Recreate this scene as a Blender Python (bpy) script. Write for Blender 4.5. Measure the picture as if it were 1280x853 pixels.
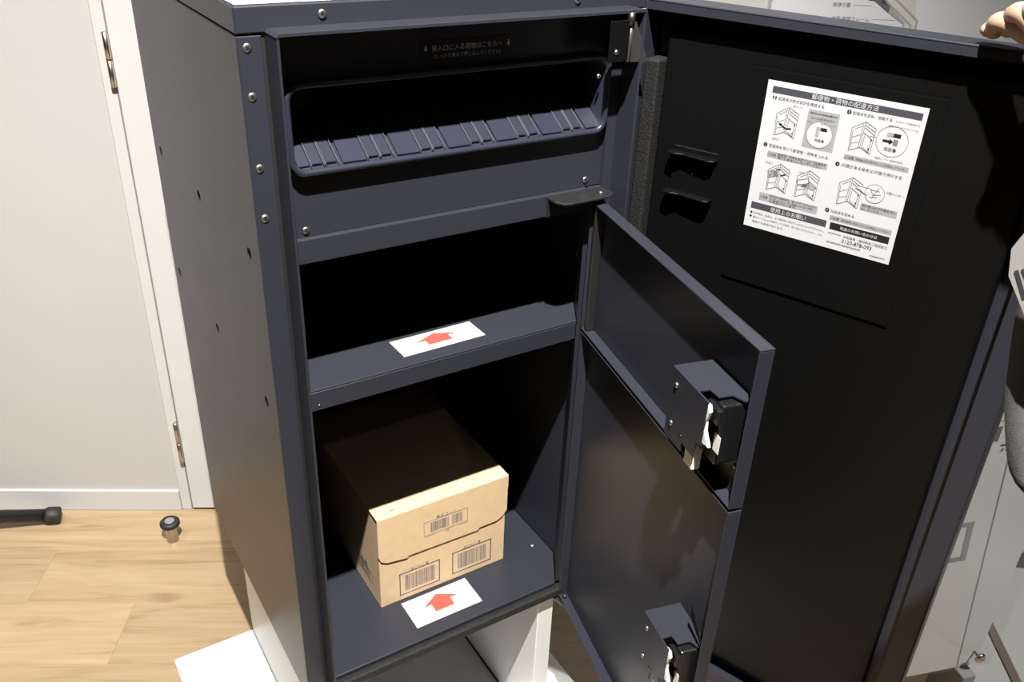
import bpy, bmesh, math, random
from mathutils import Vector, Matrix
random.seed(7)
for o in list(bpy.data.objects): bpy.data.objects.remove(o)
SC = bpy.context.scene
COL = SC.collection
S = 0.72            # metres per working unit
ZF = 1.514          # floor lies at z = -ZF in working units
def V(x, y, z): return Vector((x * S, y * S, (z + ZF) * S))

# ------------------------------------------------------------------ camera
cd = bpy.data.cameras.new('camera'); cam = bpy.data.objects.new('camera', cd); COL.objects.link(cam)
cd.sensor_width = 36.0; cd.lens = 1105.3165 / 1280 * 36; cd.clip_start = 0.02
def cam_axes(yaw, pitch, roll):
    cy, sy, cp, sp = math.cos(yaw), math.sin(yaw), math.cos(pitch), math.sin(pitch)
    fw = Vector((sy * cp, cy * cp, -sp)); rt = Vector((cy, -sy, 0)); dn = fw.cross(rt)
    c, s = math.cos(roll), math.sin(roll)
    return c * rt + s * dn, -s * rt + c * dn, fw
RT, DN, FW = cam_axes(*[math.radians(a) for a in (32.86967, 29.22723, -2.38222)])
M = Matrix.Identity(4)
for i in range(3):
    M[i][0] = RT[i]; M[i][1] = -DN[i]; M[i][2] = -FW[i]
M.translation = V(-0.28707, -1.04666, 0.19836)
cam.matrix_world = M
SC.camera = cam

# ------------------------------------------------------------------ world, exposure
w = bpy.data.worlds.new('world'); SC.world = w; w.use_nodes = True
w.node_tree.nodes['Background'].inputs[0].default_value = (0.9, 0.95, 1.0, 1)
w.node_tree.nodes['Background'].inputs[1].default_value = 0.0
vs = SC.view_settings
vs.view_transform = 'Standard'; vs.look = 'None'; vs.exposure = 0.0; vs.gamma = 1.0; vs.use_curve_mapping = False

# ------------------------------------------------------------------ wall frame
W0 = (0.02775, 1.1155); E1 = (0.87036, -0.49242); E2 = (-0.49242, -0.87036)
def WP(a, o, z): return (W0[0] + a * E1[0] + o * E2[0], W0[1] + a * E1[1] + o * E2[1], z)
CEIL = 2.60

# ceiling spots: (x, y, aim x, aim y, aim z, watts, cone degrees, blend)
SPOTS = [
    (-0.330, -1.250, 0.0, 0.50, -1.5, 880, 74, 1.0),
    (-1.15, 0.10, -0.62, 1.22, -1.5, 150, 34, 1.0),
    (2.0, -2.2, 1.45, -0.45, -1.1, 430, 27, 0.6),  # unseen spot added to brighten the sign
    (-2.3, -0.9, -2.1, -0.7, -1.5, 10, 110, 0.7),  # unseen spot added as weak fill over the floor
    (0.4, -3.2, 0.4, -3.0, -1.5, 10, 110, 0.7),  # unseen spot added as weak fill from behind the camera
]
SPOT_COL = (1.0, 0.965, 0.92)

# ------------------------------------------------------------------ helpers: materials
MATS = {}
def mat(name, col, rough=0.5, metal=0.0, spec=0.5, noise=None, bump=None, emit=None, trans=0.0, alpha=None, coat=0.0):
    m = bpy.data.materials.new(name); m.use_nodes = True
    nt = m.node_tree; b = nt.nodes['Principled BSDF']
    b.inputs['Base Color'].default_value = (*col, 1); b.inputs['Roughness'].default_value = rough
    b.inputs['Metallic'].default_value = metal; b.inputs['Specular IOR Level'].default_value = spec
    b.inputs['Coat Weight'].default_value = coat
    if trans: b.inputs['Transmission Weight'].default_value = trans
    tc = nt.nodes.new('ShaderNodeTexCoord')
    if noise:   # (scale, amount)
        n = nt.nodes.new('ShaderNodeTexNoise'); n.inputs['Scale'].default_value = noise[0]; n.inputs['Detail'].default_value = 5
        nt.links.new(tc.outputs['Object'], n.inputs['Vector'])
        r = nt.nodes.new('ShaderNodeValToRGB')
        r.color_ramp.elements[0].position = 0.3; r.color_ramp.elements[1].position = 0.7
        k = noise[1]
        r.color_ramp.elements[0].color = (*[c * (1 - k) for c in col], 1)
        r.color_ramp.elements[1].color = (*[min(1, c * (1 + k)) for c in col], 1)
        nt.links.new(n.outputs['Fac'], r.inputs['Fac']); nt.links.new(r.outputs['Color'], b.inputs['Base Color'])
    if bump:    # (scale, strength)
        n = nt.nodes.new('ShaderNodeTexNoise'); n.inputs['Scale'].default_value = bump[0]; n.inputs['Detail'].default_value = 3
        nt.links.new(tc.outputs['Object'], n.inputs['Vector'])
        bp = nt.nodes.new('ShaderNodeBump'); bp.inputs['Strength'].default_value = bump[1]; bp.inputs['Distance'].default_value = 0.001
        nt.links.new(n.outputs['Fac'], bp.inputs['Height']); nt.links.new(bp.outputs['Normal'], b.inputs['Normal'])
    if emit:
        b.inputs['Emission Color'].default_value = (*emit[:3], 1); b.inputs['Emission Strength'].default_value = emit[3]
    MATS[name] = m
    return m
NAVY = mat('navy_powder_coat', (0.0240, 0.0258, 0.0352), 0.36, spec=0.36, noise=(900, 0.12), bump=(1400, 0.06))
BLACKM = mat('black_coated_steel', (0.0032, 0.0032, 0.0033), 0.45, spec=0.18, noise=(700, 0.1), bump=(1200, 0.05))
BLACKP = mat('black_plastic', (0.008, 0.008, 0.009), 0.32)
SLOTP = mat('slot_plastic', (0.022, 0.024, 0.038), 0.3)
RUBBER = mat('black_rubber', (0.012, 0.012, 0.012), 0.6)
FOAM = mat('foam_gasket', (0.0055, 0.0055, 0.0052), 0.7, noise=(420, 1.0), bump=(420, 1.0))
STEEL = mat('screw_steel', (0.42, 0.42, 0.41), 0.42, 1.0)
DARKSTEEL = mat('dark_steel', (0.10, 0.10, 0.10), 0.4, 0.9)
HINGEM = mat('grey_hinge_steel', (0.20, 0.195, 0.18), 0.35, 0.8)
GALV = mat('hinge_steel', (0.36, 0.35, 0.33), 0.38, 1.0)
BRUSHED = mat('brushed_nickel', (0.55, 0.49, 0.42), 0.3, 1.0)
WHITEP = mat('white_plastic', (0.8, 0.8, 0.78), 0.4)
WHITEL = mat('white_laminate', (0.70, 0.70, 0.69), 0.35)
LIDTOP = mat('white_top_sheet', (0.86, 0.86, 0.86), 0.4)
PAPER = mat('white_paper', (0.51, 0.515, 0.53), 0.55)
CARDP = mat('cream_card', (0.46, 0.445, 0.405), 0.5)
RED = mat('red_ink', (0.42, 0.07, 0.055), 0.5)
INKD = mat('dark_grey_ink', (0.05, 0.05, 0.06), 0.5)
INKB = mat('black_ink', (0.012, 0.012, 0.013), 0.5)
INKM = mat('mid_grey_ink', (0.15, 0.15, 0.16), 0.5)
INKL = mat('light_grey_ink', (0.29, 0.29, 0.305), 0.5)
INKBLUE = mat('blue_grey_ink', (0.065, 0.085, 0.14), 0.6)
NOTICE = mat('white_notice_print', (0.75, 0.76, 0.78), 0.5)
SHOWM = mat('taupe_showroom_wall', (0.13, 0.12, 0.11), 0.8)
WALLM = mat('cream_wallpaper', (0.42, 0.408, 0.396), 0.75, noise=(6, 0.015), bump=(350, 0.15))
DOORM = mat('white_door_laminate', (0.51, 0.505, 0.50), 0.4)
TRIMM = mat('white_trim', (0.50, 0.49, 0.48), 0.45)
BASEM = mat('white_vinyl_baseboard', (0.48, 0.475, 0.475), 0.45)
RIDGE = mat('ridge_glint_plastic', (0.09, 0.095, 0.105), 0.3)  # lighter than the slot plastic, to paint specular glints along the ridges
CEILM = mat('charcoal_ceiling', (0.09, 0.09, 0.09), 0.8)
DARKGAP = mat('dark_gap', (0.03, 0.026, 0.022), 0.8)
KRAFT = mat('kraft_cardboard', (0.65, 0.475, 0.285), 0.7, noise=(60, 0.05), bump=(500, 0.12))
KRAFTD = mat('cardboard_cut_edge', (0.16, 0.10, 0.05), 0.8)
SKIN = mat('skin', (0.50, 0.335, 0.235), 0.5, noise=(45, 0.10))
LEAFM = mat('shaded_leaflet_paper', (0.40, 0.395, 0.375), 0.6)  # white paper toned down to grey, its shade put into the base colour
NAIL = mat('fingernail', (0.66, 0.42, 0.34), 0.3)
COAT = mat('grey_jacket_cloth', (0.075, 0.073, 0.068), 0.85, noise=(400, 0.15), bump=(900, 0.3))
LINING = mat('navy_cloth', (0.03, 0.035, 0.05), 0.8)
TROUS = mat('dark_trouser_cloth', (0.035, 0.035, 0.042), 0.85)
HAIRM = mat('black_hair', (0.01, 0.009, 0.008), 0.45)
SHOEM = mat('black_leather', (0.012, 0.012, 0.012), 0.35)
BOARD = mat('white_display_board', (0.56, 0.565, 0.585), 0.45)
SIGNW = mat('white_sign_panel', (0.66, 0.645, 0.63), 0.4)
PICG = mat('frame_picture_grey', (0.30, 0.29, 0.27), 0.5)
PICD = mat('frame_picture_dark', (0.11, 0.10, 0.09), 0.5)
PICL = mat('frame_picture_light', (0.50, 0.48, 0.45), 0.5)
BRASS = mat('standoff_brass', (0.5, 0.42, 0.32), 0.25, 1.0)
PLATM = mat('pale_grey_platform', (0.28, 0.275, 0.265), 0.5)
BROWN = mat('brown_edging', (0.09, 0.07, 0.055), 0.5)
ACRYL = mat('clear_acrylic', (0.97, 0.98, 0.98), 0.02, spec=0.1, trans=1.0)
def acrylic(m):
    nt = m.node_tree; nt.nodes.remove(nt.nodes['Principled BSDF']); out = nt.nodes['Material Output']
    t = nt.nodes.new('ShaderNodeBsdfTransparent'); t.inputs[0].default_value = (0.96, 0.97, 0.97, 1)
    g = nt.nodes.new('ShaderNodeBsdfGlossy'); g.inputs['Roughness'].default_value = 0.05
    lw = nt.nodes.new('ShaderNodeValue'); lw.outputs[0].default_value = 0.035
    mx = nt.nodes.new('ShaderNodeMixShader')
    nt.links.new(lw.outputs[0], mx.inputs[0]); nt.links.new(t.outputs[0], mx.inputs[1]); nt.links.new(g.outputs[0], mx.inputs[2]); nt.links.new(mx.outputs[0], out.inputs['Surface'])
acrylic(ACRYL)
LENS = mat('lamp_lens', (1, 1, 1), 0.4, emit=(1.0, 0.95, 0.88, 12.0))
LAMPW = mat('white_lamp_metal', (0.7, 0.7, 0.7), 0.4)
GREYP = mat('grey_plastic', (0.20, 0.20, 0.20), 0.4)
def wood():
    m = bpy.data.materials.new('oak_plank'); m.use_nodes = True
    nt = m.node_tree; N = nt.nodes; L = nt.links; b = N['Principled BSDF']
    b.inputs['Roughness'].default_value = 0.42
    tc = N.new('ShaderNodeTexCoord'); oi = N.new('ShaderNodeObjectInfo')
    mp = N.new('ShaderNodeMapping'); mp.inputs['Scale'].default_value = (2.4, 24, 1)
    off = N.new('ShaderNodeCombineXYZ'); mul = N.new('ShaderNodeMath'); mul.operation = 'MULTIPLY'; mul.inputs[1].default_value = 37
    L.new(oi.outputs['Random'], mul.inputs[0]); L.new(mul.outputs[0], off.inputs[0]); L.new(mul.outputs[0], off.inputs[1])
    L.new(off.outputs[0], mp.inputs['Location']); L.new(tc.outputs['Object'], mp.inputs['Vector'])
    n1 = N.new('ShaderNodeTexNoise'); n1.inputs['Scale'].default_value = 1.3; n1.inputs['Detail'].default_value = 8; n1.inputs['Distortion'].default_value = 1.4
    L.new(mp.outputs[0], n1.inputs['Vector'])
    mp2 = N.new('ShaderNodeMapping'); mp2.inputs['Scale'].default_value = (5, 210, 1); L.new(tc.outputs['Object'], mp2.inputs['Vector'])
    n2 = N.new('ShaderNodeTexNoise'); n2.inputs['Scale'].default_value = 1.0; n2.inputs['Detail'].default_value = 4; L.new(mp2.outputs[0], n2.inputs['Vector'])
    r = N.new('ShaderNodeValToRGB'); e = r.color_ramp.elements
    e[0].position = 0.25; e[0].color = (0.225, 0.147, 0.078, 1); e[1].position = 0.75; e[1].color = (0.375, 0.278, 0.168, 1)
    k = r.color_ramp.elements.new(0.45); k.color = (0.325, 0.233, 0.133, 1)
    L.new(n1.outputs['Fac'], r.inputs['Fac'])
    mx = N.new('ShaderNodeMixRGB'); mx.blend_type = 'MULTIPLY'; mx.inputs['Fac'].default_value = 0.28
    L.new(r.outputs['Color'], mx.inputs['Color1']); L.new(n2.outputs['Fac'], mx.inputs['Color2'])
    hs = N.new('ShaderNodeHueSaturation'); mr = N.new('ShaderNodeMapRange'); mr.inputs['To Min'].default_value = 1.02; mr.inputs['To Max'].default_value = 1.2
    L.new(oi.outputs['Random'], mr.inputs['Value']); L.new(mr.outputs[0], hs.inputs['Value']); L.new(mx.outputs[0], hs.inputs['Color'])
    L.new(hs.outputs['Color'], b.inputs['Base Color'])
    return m
WOOD = wood()

# ------------------------------------------------------------------ helpers: meshes
class MB:
    """collects shapes; build() links them as ONE mesh object"""
    def __init__(self): self.bm = bmesh.new(); self.mats = []; self.mi = 0
    def use(self, m):
        if m not in self.mats: self.mats.append(m)
        self.mi = self.mats.index(m); return self
    def _mark(self, faces):
        for f in faces: f.material_index = self.mi
    def box(self, x0, x1, y0, y1, z0, z1, bev=0.0, seg=1):
        c = [(x0, y0, z0), (x1, y0, z0), (x1, y1, z0), (x0, y1, z0), (x0, y0, z1), (x1, y0, z1), (x1, y1, z1), (x0, y1, z1)]
        vs_ = [self.bm.verts.new(p) for p in c]
        fs = [self.bm.faces.new([vs_[i] for i in q]) for q in ((3, 2, 1, 0), (4, 5, 6, 7), (0, 1, 5, 4), (1, 2, 6, 5), (2, 3, 7, 6), (3, 0, 4, 7))]
        self._mark(fs)
        if bev > 0:
            es = list({e for f in fs for e in f.edges})
            r = bmesh.ops.bevel(self.bm, geom=es, offset=bev, segments=seg, profile=0.5, affect='EDGES')
            self._mark(r['faces'])
        return self
    def prism(self, pts, lo, hi, axis=2, bev=0.0, seg=1):
        """polygon pts (2D) extruded from lo to hi along axis"""
        def p3(p, h):
            if axis == 2: return (p[0], p[1], h)
            if axis == 1: return (p[0], h, p[1])
            return (h, p[0], p[1])
        a = [self.bm.verts.new(p3(p, lo)) for p in pts]; b = [self.bm.verts.new(p3(p, hi)) for p in pts]
        n = len(pts)
        fs = [self.bm.faces.new(a[::-1]), self.bm.faces.new(b)]
        for i in range(n): fs.append(self.bm.faces.new((a[i], a[(i + 1) % n], b[(i + 1) % n], b[i])))
        bmesh.ops.recalc_face_normals(self.bm, faces=fs); self._mark(fs)
        if bev > 0:
            es = [e for e in fs[0].edges] + [e for e in fs[1].edges]
            r = bmesh.ops.bevel(self.bm, geom=es, offset=bev, segments=seg, profile=0.5, affect='EDGES'); self._mark(r['faces'])
        return self
    def lathe(self, prof, c=(0, 0, 0), axis=2, n=20):
        """prof: (radius, height) list revolved about axis through c"""
        rings = []
        for r, h in prof:
            ring = []
            for i in range(n):
                t = 2 * math.pi * i / n; u, v = r * math.cos(t), r * math.sin(t)
                p = (u, v, h) if axis == 2 else ((u, h, v) if axis == 1 else (h, u, v))
                ring.append(self.bm.verts.new((p[0] + c[0], p[1] + c[1], p[2] + c[2])))
            rings.append(ring)
        fs = []
        for a, b in zip(rings, rings[1:]):
            for i in range(n): fs.append(self.bm.faces.new((a[i], a[(i + 1) % n], b[(i + 1) % n], b[i])))
        fs.append(self.bm.faces.new(rings[0][::-1])); fs.append(self.bm.faces.new(rings[-1]))
        bmesh.ops.recalc_face_normals(self.bm, faces=fs); self._mark(fs)
        for f in fs[:-2]: f.smooth = True
        return self
    def tube(self, pts, r, n=10, close=False):
        pts = [Vector(p) for p in pts]; rings = []; m = len(pts)
        rs = r if isinstance(r, (list, tuple)) else [r] * m
        up = Vector((0, 0, 1))
        for i, p in enumerate(pts):
            if close: t = pts[(i + 1) % m] - pts[i - 1]
            else: t = pts[min(i + 1, m - 1)] - pts[max(i - 1, 0)]
            t.normalize()
            a = t.cross(up)
            if a.length < 1e-4: a = t.cross(Vector((0, 1, 0)))
            a.normalize(); b = t.cross(a)
            rings.append([self.bm.verts.new(p + rs[i] * (math.cos(2 * math.pi * k / n) * a + math.sin(2 * math.pi * k / n) * b)) for k in range(n)])
        fs = []
        pairs = list(zip(rings, rings[1:])) + ([(rings[-1], rings[0])] if close else [])
        for a, b in pairs:
            for k in range(n): fs.append(self.bm.faces.new((a[k], a[(k + 1) % n], b[(k + 1) % n], b[k])))
        for f in fs: f.smooth = True
        if not close: fs.append(self.bm.faces.new(rings[0][::-1])); fs.append(self.bm.faces.new(rings[-1]))
        bmesh.ops.recalc_face_normals(self.bm, faces=fs); self._mark(fs)
        return self
    def poly(self, pts):
        f = self.bm.faces.new([self.bm.verts.new(p) for p in pts]); f.material_index = self.mi; return self
    def raw(self, verts, faces, smooth=False):
        vv = [self.bm.verts.new(p) for p in verts]
        for q in faces:
            try: f = self.bm.faces.new([vv[i] for i in q])
            except ValueError: continue
            f.material_index = self.mi; f.smooth = smooth
        return self
    def xf(self, fn):
        for v in self.bm.verts: v.co = Vector(fn(*v.co))
        bmesh.ops.recalc_face_normals(self.bm, faces=self.bm.faces[:])
        return self
    def build(self, name, m=None, parent=None, local=False, world=True, smooth=False):
        """world: coordinates are working units of the scene; local: working units of the parent's own frame"""
        me = bpy.data.meshes.new(name)
        if local:
            for v in self.bm.verts: v.co = v.co * S
        elif world:
            off = parent.location if parent is not None else Vector((0, 0, 0))
            for v in self.bm.verts: v.co = V(*v.co) - off
        self.bm.to_mesh(me); self.bm.free()
        o = bpy.data.objects.new(name, me); COL.objects.link(o)
        for mm in (self.mats if self.mats else [m]): me.materials.append(mm)
        if smooth:
            for p in me.polygons: p.use_smooth = True
        if parent is not None: o.parent = parent
        return o
def tag(o, label, cat, group=None):
    o['label'] = label; o['category'] = cat
    if group: o['group'] = group
    return o
def struct(o, label=None):
    o['kind'] = 'structure'
    if label: o['label'] = label
    return o
def empty(name, x, y, z, label, cat, group=None):
    o = bpy.data.objects.new(name, None); COL.objects.link(o); o.location = V(x, y, z); o.empty_display_size = 0.05
    return tag(o, label, cat, group)
def rebase(o):
    """put a top-level mesh's origin at the bottom centre of its bounds"""
    vs_ = [v.co for v in o.data.vertices]
    c = Vector(((min(v.x for v in vs_) + max(v.x for v in vs_)) / 2, (min(v.y for v in vs_) + max(v.y for v in vs_)) / 2, min(v.z for v in vs_)))
    for v in o.data.vertices: v.co -= c
    o.location = o.location + c
    return o
def lcopy(src, parent, loc, name=None):
    o = src.copy(); COL.objects.link(o); o.parent = parent; o.location = loc
    return o

# ---- text as flat mesh
CJK = None
def text_poly(body):
    """returns verts (x, y) and faces of the lettering, height about 1"""
    cu = bpy.data.curves.new('lettering', 'FONT'); cu.body = body; cu.resolution_u = 2
    ob = bpy.data.objects.new('lettering', cu); COL.objects.link(ob)
    dg = bpy.context.evaluated_depsgraph_get(); dg.update()
    me = bpy.data.meshes.new_from_object(ob.evaluated_get(dg))
    vs_ = [(v.co.x, v.co.y) for v in me.vertices]; fs = [tuple(p.vertices) for p in me.polygons]
    bpy.data.objects.remove(ob); bpy.data.curves.remove(cu); bpy.data.meshes.remove(me)
    return vs_, fs
def put_text(mb, body, x0, x1, yc, fn, m, h=None):
    """lettering spanning x0..x1, centred vertically on yc, mapped by fn(x, y)"""
    vs_, fs = text_poly(body)
    if not vs_: return
    ax, bx = min(v[0] for v in vs_), max(v[0] for v in vs_); ay, by = min(v[1] for v in vs_), max(v[1] for v in vs_)
    k = (x1 - x0) / (bx - ax); ky = k if h is None else h / (by - ay); cy = (ay + by) / 2
    mb.use(m).raw([fn(x0 + (v[0] - ax) * k, yc + (v[1] - cy) * ky) for v in vs_], fs)

# =================================================================== STRUCTURE
def wbox(name, a0, a1, o0, o1, z0, z1, m, parent=None, bev=0):
    mb = MB().box(a0, a1, o0, o1, z0, z1, bev).xf(lambda a, o, z: WP(a, o, z))
    bmesh.ops.recalc_face_normals(mb.bm, faces=mb.bm.faces[:])
    return mb.build(name, m, parent)
A0, A1, OF = -3.0, 4.4, 5.2
floor = struct(wbox('floor', A0, A1, -0.15, OF, -ZF - 0.09, -ZF - 0.006, DARKGAP), 'light oak plank floor')
PITCH = 0.191
rows = {}
for k in range(0, 16):
    o0 = -0.012 + k * PITCH
    if k == 1: joints = [-2.4, -0.31, 0.98, 2.3]
    elif k == 2: joints = [-2.1, -1.4, -0.042, 1.25, 2.4]
    elif k == 0: joints = [-2.6, -0.86, 0.44, 1.7, 2.7]
    else:
        s = -2.6 + (k * 0.47) % 0.9; joints = [s]
        while joints[-1] < 2.6: joints.append(joints[-1] + 1.25)
    for j0, j1 in zip(joints, joints[1:]):
        L_ = j1 - j0
        key = (round(L_, 3))
        cx, cy, cz = WP((j0 + j1) / 2, o0 + PITCH / 2, 0)
        if key not in rows:
            b = MB().box(-L_ / 2 + 0.0001, L_ / 2 - 0.0001, -PITCH / 2 + 0.0001, PITCH / 2 - 0.0001, -0.008, 0, 0.0005)
            p = b.build('plank', WOOD, floor, local=True); rows[key] = p
        else:
            p = rows[key].copy(); COL.objects.link(p)
        p.location = V(cx, cy, -ZF); p.rotation_euler = (0, 0, math.atan2(E1[1], E1[0]))
# floor beyond the planks
ft = MB()
for q in ((A0, A1, 3.0, OF), (A0, -2.6, -0.1, 3.0), (2.72, A1, -0.1, 3.0)):
    ft.box(q[0], q[1], q[2], q[3], -ZF - 0.008, -ZF - 0.0012)
ft.xf(lambda a, o, z: WP(a, o, z))
ft.build('distant_boarding', WOOD, floor)
CZ = CEIL
# back wall with the doorway left open
DW0, DW1, DH = -0.026, 1.13, 1.27
wb = MB().box(A0, DW0, -0.14, 0, -ZF, CZ).box(DW1, A1, -0.14, 0, -ZF, CZ).box(DW0, DW1, -0.14, 0, DH, CZ).box(DW0, DW1, -0.14, -0.11, -ZF, DH)
wb.xf(lambda a, o, z: WP(a, o, z)); struct(wb.build('wall_back', WALLM), 'cream papered wall behind the cabinet')
struct(wbox('wall_left', A0 - 0.14, A0, -0.14, OF, -ZF, CZ, SHOWM))
struct(wbox('wall_right', A1, A1 + 0.14, -0.14, OF, -ZF, CZ, SHOWM))
struct(wbox('wall_front', A0, A1, OF, OF + 0.14, -ZF, CZ, SHOWM))
struct(wbox('ceiling', A0, A1, -0.14, OF, CZ, CZ + 0.1, CEILM))
cs = MB().box(DW0, 0.0015, -0.10, 0.006, -ZF, DH, 0.002).box(1.104, DW1, -0.10, 0.006, -ZF, DH, 0.002).box(0.0015, 1.104, -0.10, 0.006, DH - 0.026, DH, 0.002)
cs.xf(lambda a, o, z: WP(a, o, z)); struct(cs.build('trim_1', TRIMM), 'white narrow door casing')
leaf = struct(wbox('door_1', 0.0065, 1.099, -0.05, 0.010, -ZF + 0.009, DH - 0.031, DOORM, bev=0.002), 'plain white flush door hung on two nickel hinges')
for z0, z1 in ((-0.302, -0.182), (-1.340, -1.205)):
    zm = (z0 + z1) / 2
    hb = MB()
    for a, b in ((z0, zm - 0.001), (zm + 0.001, z1)):
        hb.lathe([(0.004, a), (0.0065, a + 0.001), (0.0065, b - 0.001), (0.004, b)], (0.001, 0.014, 0), 2, 14)
    hb.box(0.0005, 0.0012, -0.03, 0.012, z0, z1)
    hb.xf(lambda a, o, z: WP(a, o, z)); hb.build('door_hinge', BRUSHED, leaf)
bb = MB().box(A0, DW0 - 0.0005, 0, 0.010, -ZF, -1.444, 0.0015).box(DW1 + 0.0005, 2.9, 0, 0.010, -ZF, -1.444, 0.0015)
bb.xf(lambda a, o, z: WP(a, o, z)); struct(bb.build('baseboard_back', BASEM), 'white vinyl baseboard')

# =================================================================== CEILING SPOTS
for i, (x, y, ax, ay, az, W_, cone, blend) in enumerate(SPOTS):
    lab = ['white ceiling spotlight aimed at the dark cabinet', 'white ceiling spotlight washing the wall beside the door',
           'white ceiling spotlight added to brighten the sign board', 'white ceiling spotlight added as fill over the bare floor', 'white ceiling spotlight added as fill far behind the cabinet front'][i]
    t = empty('ceiling_spotlight', x, y, CZ, lab, 'spotlight', 'ceiling spotlights')
    MB().lathe([(0.03, -0.03), (0.075, -0.03), (0.075, 0.0), (0.03, 0.0)], (x, y, CZ), 2, 24).build('mount_plate', LAMPW, t)
    d = (Vector((ax, ay, az)) - Vector((x, y, CZ - 0.09))).normalized()
    o0 = Vector((x, y, CZ - 0.06))
    # open-ended can around the lamp
    can = MB(); n = 24; u = d.orthogonal().normalized(); v = d.cross(u)
    rings = []
    for r, h in ((0.02, -0.03), (0.055, -0.03), (0.06, 0.10), (0.056, 0.10), (0.05, 0.03)):
        rings.append([tuple(o0 + d * h + r * (math.cos(2 * math.pi * k / n) * u + math.sin(2 * math.pi * k / n) * v)) for k in range(n)])
    vv = [p for rg in rings for p in rg]; ff = []
    for a in range(len(rings) - 1):
        for k in range(n): ff.append((a * n + k, a * n + (k + 1) % n, (a + 1) * n + (k + 1) % n, (a + 1) * n + k))
    can.raw(vv, ff, True); can.build('lamp_can', LAMPW, t)
    ln = MB().raw([tuple(o0 + d * 0.03 + 0.049 * (math.cos(2 * math.pi * k / n) * u + math.sin(2 * math.pi * k / n) * v)) for k in range(n)], [tuple(range(n))])
    ln.build('lamp_lens', LENS, t)
    ld = bpy.data.lights.new('spot_lamp', 'SPOT'); ld.energy = W_; ld.color = SPOT_COL
    ld.spot_size = math.radians(cone); ld.spot_blend = blend; ld.shadow_soft_size = 0.022
    lo = bpy.data.objects.new('spot_lamp', ld); COL.objects.link(lo); lo.parent = t
    p = o0 + d * 0.115
    lo.location = V(*p) - t.location
    lo.rotation_euler = d.to_track_quat('-Z', 'Y').to_euler()

# =================================================================== PARCEL CABINET
WD, DP, BOT, LX0, LX1, LP = 0.60, 0.605, -1.125, 0.034, 0.566, 0.040
cab = empty('parcel_cabinet', 0.3, 0.3, BOT, 'tall dark navy steel parcel cabinet with mail slot, doors standing open', 'cabinet')
# left side with six drilled holes, right side, back, bottom
def cut_panel(name, mb, holes, x0, x1, r, m, parent):
    o = mb.build(name, m, None, world=True)
    cu = MB()
    for (y, z) in holes: cu.lathe([(r, x0), (r, x1)], (0, y, z), 0, 16)
    c = cu.build('cutter', m, None)
    md = o.modifiers.new('cut', 'BOOLEAN'); md.object = c; md.operation = 'DIFFERENCE'; md.solver = 'EXACT'
    dg = bpy.context.evaluated_depsgraph_get()
    me = bpy.data.meshes.new_from_object(o.evaluated_get(dg))
    bpy.data.objects.remove(o); bpy.data.objects.remove(c)
    for v in me.vertices: v.co -= parent.location
    o = bpy.data.objects.new(name, me); COL.objects.link(o); o.parent = parent
    if not me.materials: me.materials.append(m)
    return o
HOLES = [(0.555, -0.290), (0.305, -0.290), (0.051, -0.288), (0.560, -0.525), (0.307, -0.524), (0.052, -0.524)]
cut_panel('side_panel', MB().box(0, 0.010, 0.0, DP, BOT, -0.0015, 0.0015), HOLES, -0.01, 0.02, 0.0092, NAVY, cab)
MB().box(WD - 0.010, WD, 0.0, DP, BOT, -0.0015, 0.0015).build('side_panel', NAVY, cab)
MB().box(0.010, WD - 0.010, DP - 0.010, DP, BOT, -0.0015).build('back_panel', NAVY, cab)
MB().box(0.010, WD - 0.010, 0.004, DP - 0.010, BOT, BOT + 0.012).build('bottom_panel', NAVY, cab)
MB().box(-0.0005, WD + 0.0005, -0.0005, DP + 0.0005, 0.0005, 0.0315, 0.002).build('cap', NAVY, cab)
tp = MB().box(0.002, WD - 0.002, 0.0025, DP - 0.002, 0.0315, 0.0345, 0.001).build('top_sheet', LIDTOP, cab); tp['label'] = 'white top surface'
# face frame round the opening (four strips) and the projecting lip
ff = MB()
ff.box(0.0004, 0.0288, -0.0009, 0.006, BOT, -0.0015, 0.0006); ff.box(LX1 + 0.0035, WD - 0.0004, -0.0009, 0.006, BOT, -0.0015, 0.0006)
ff.build('face_frame', NAVY, cab)
lt = 0.0035
MB().box(0.0290, LX0 - 0.0002, 0.003, 0.006, BOT, -0.0015).build('gap_shade', RUBBER, cab)  # black strip painting the shadow in the recess left of the lip
def rrect(x0, x1, z0, z1, r, n=6):
    out = []
    for cx, cz, t0 in ((x1 - r, z1 - r, 0), (x0 + r, z1 - r, 90), (x0 + r, z0 + r, 180), (x1 - r, z0 + r, 270)):
        for i in range(n + 1):
            t = math.radians(t0 + 90 * i / n); out.append((cx + r * math.cos(t), cz + r * math.sin(t)))
    return out
def ring(outer, inner, y0, y1, mb=None):
    mb = mb or MB(); n = len(outer); vv = []; fs = []
    for y in (y0, y1):
        vv += [(p[0], y, p[1]) for p in outer]; vv += [(p[0], y, p[1]) for p in inner]
    for i in range(n):
        j = (i + 1) % n
        fs += [(i, j, n + j, n + i), (2 * n + i, 3 * n + i, 3 * n + j, 2 * n + j), (i, 2 * n + i, 2 * n + j, j), (n + i, n + j, 3 * n + j, 3 * n + i)]
    k = len(mb.bm.verts); mb.raw(vv, fs); return mb
lip = MB()
lip.box(LX0, LX0 + lt, -LP, 0.004, -1.098, 0.0015, 0.0008)
lip.box(LX1 - lt, LX1, -LP, 0.004, -1.098, 0.0015, 0.0008)
lip.build('side_lip', NAVY, cab)
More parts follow.
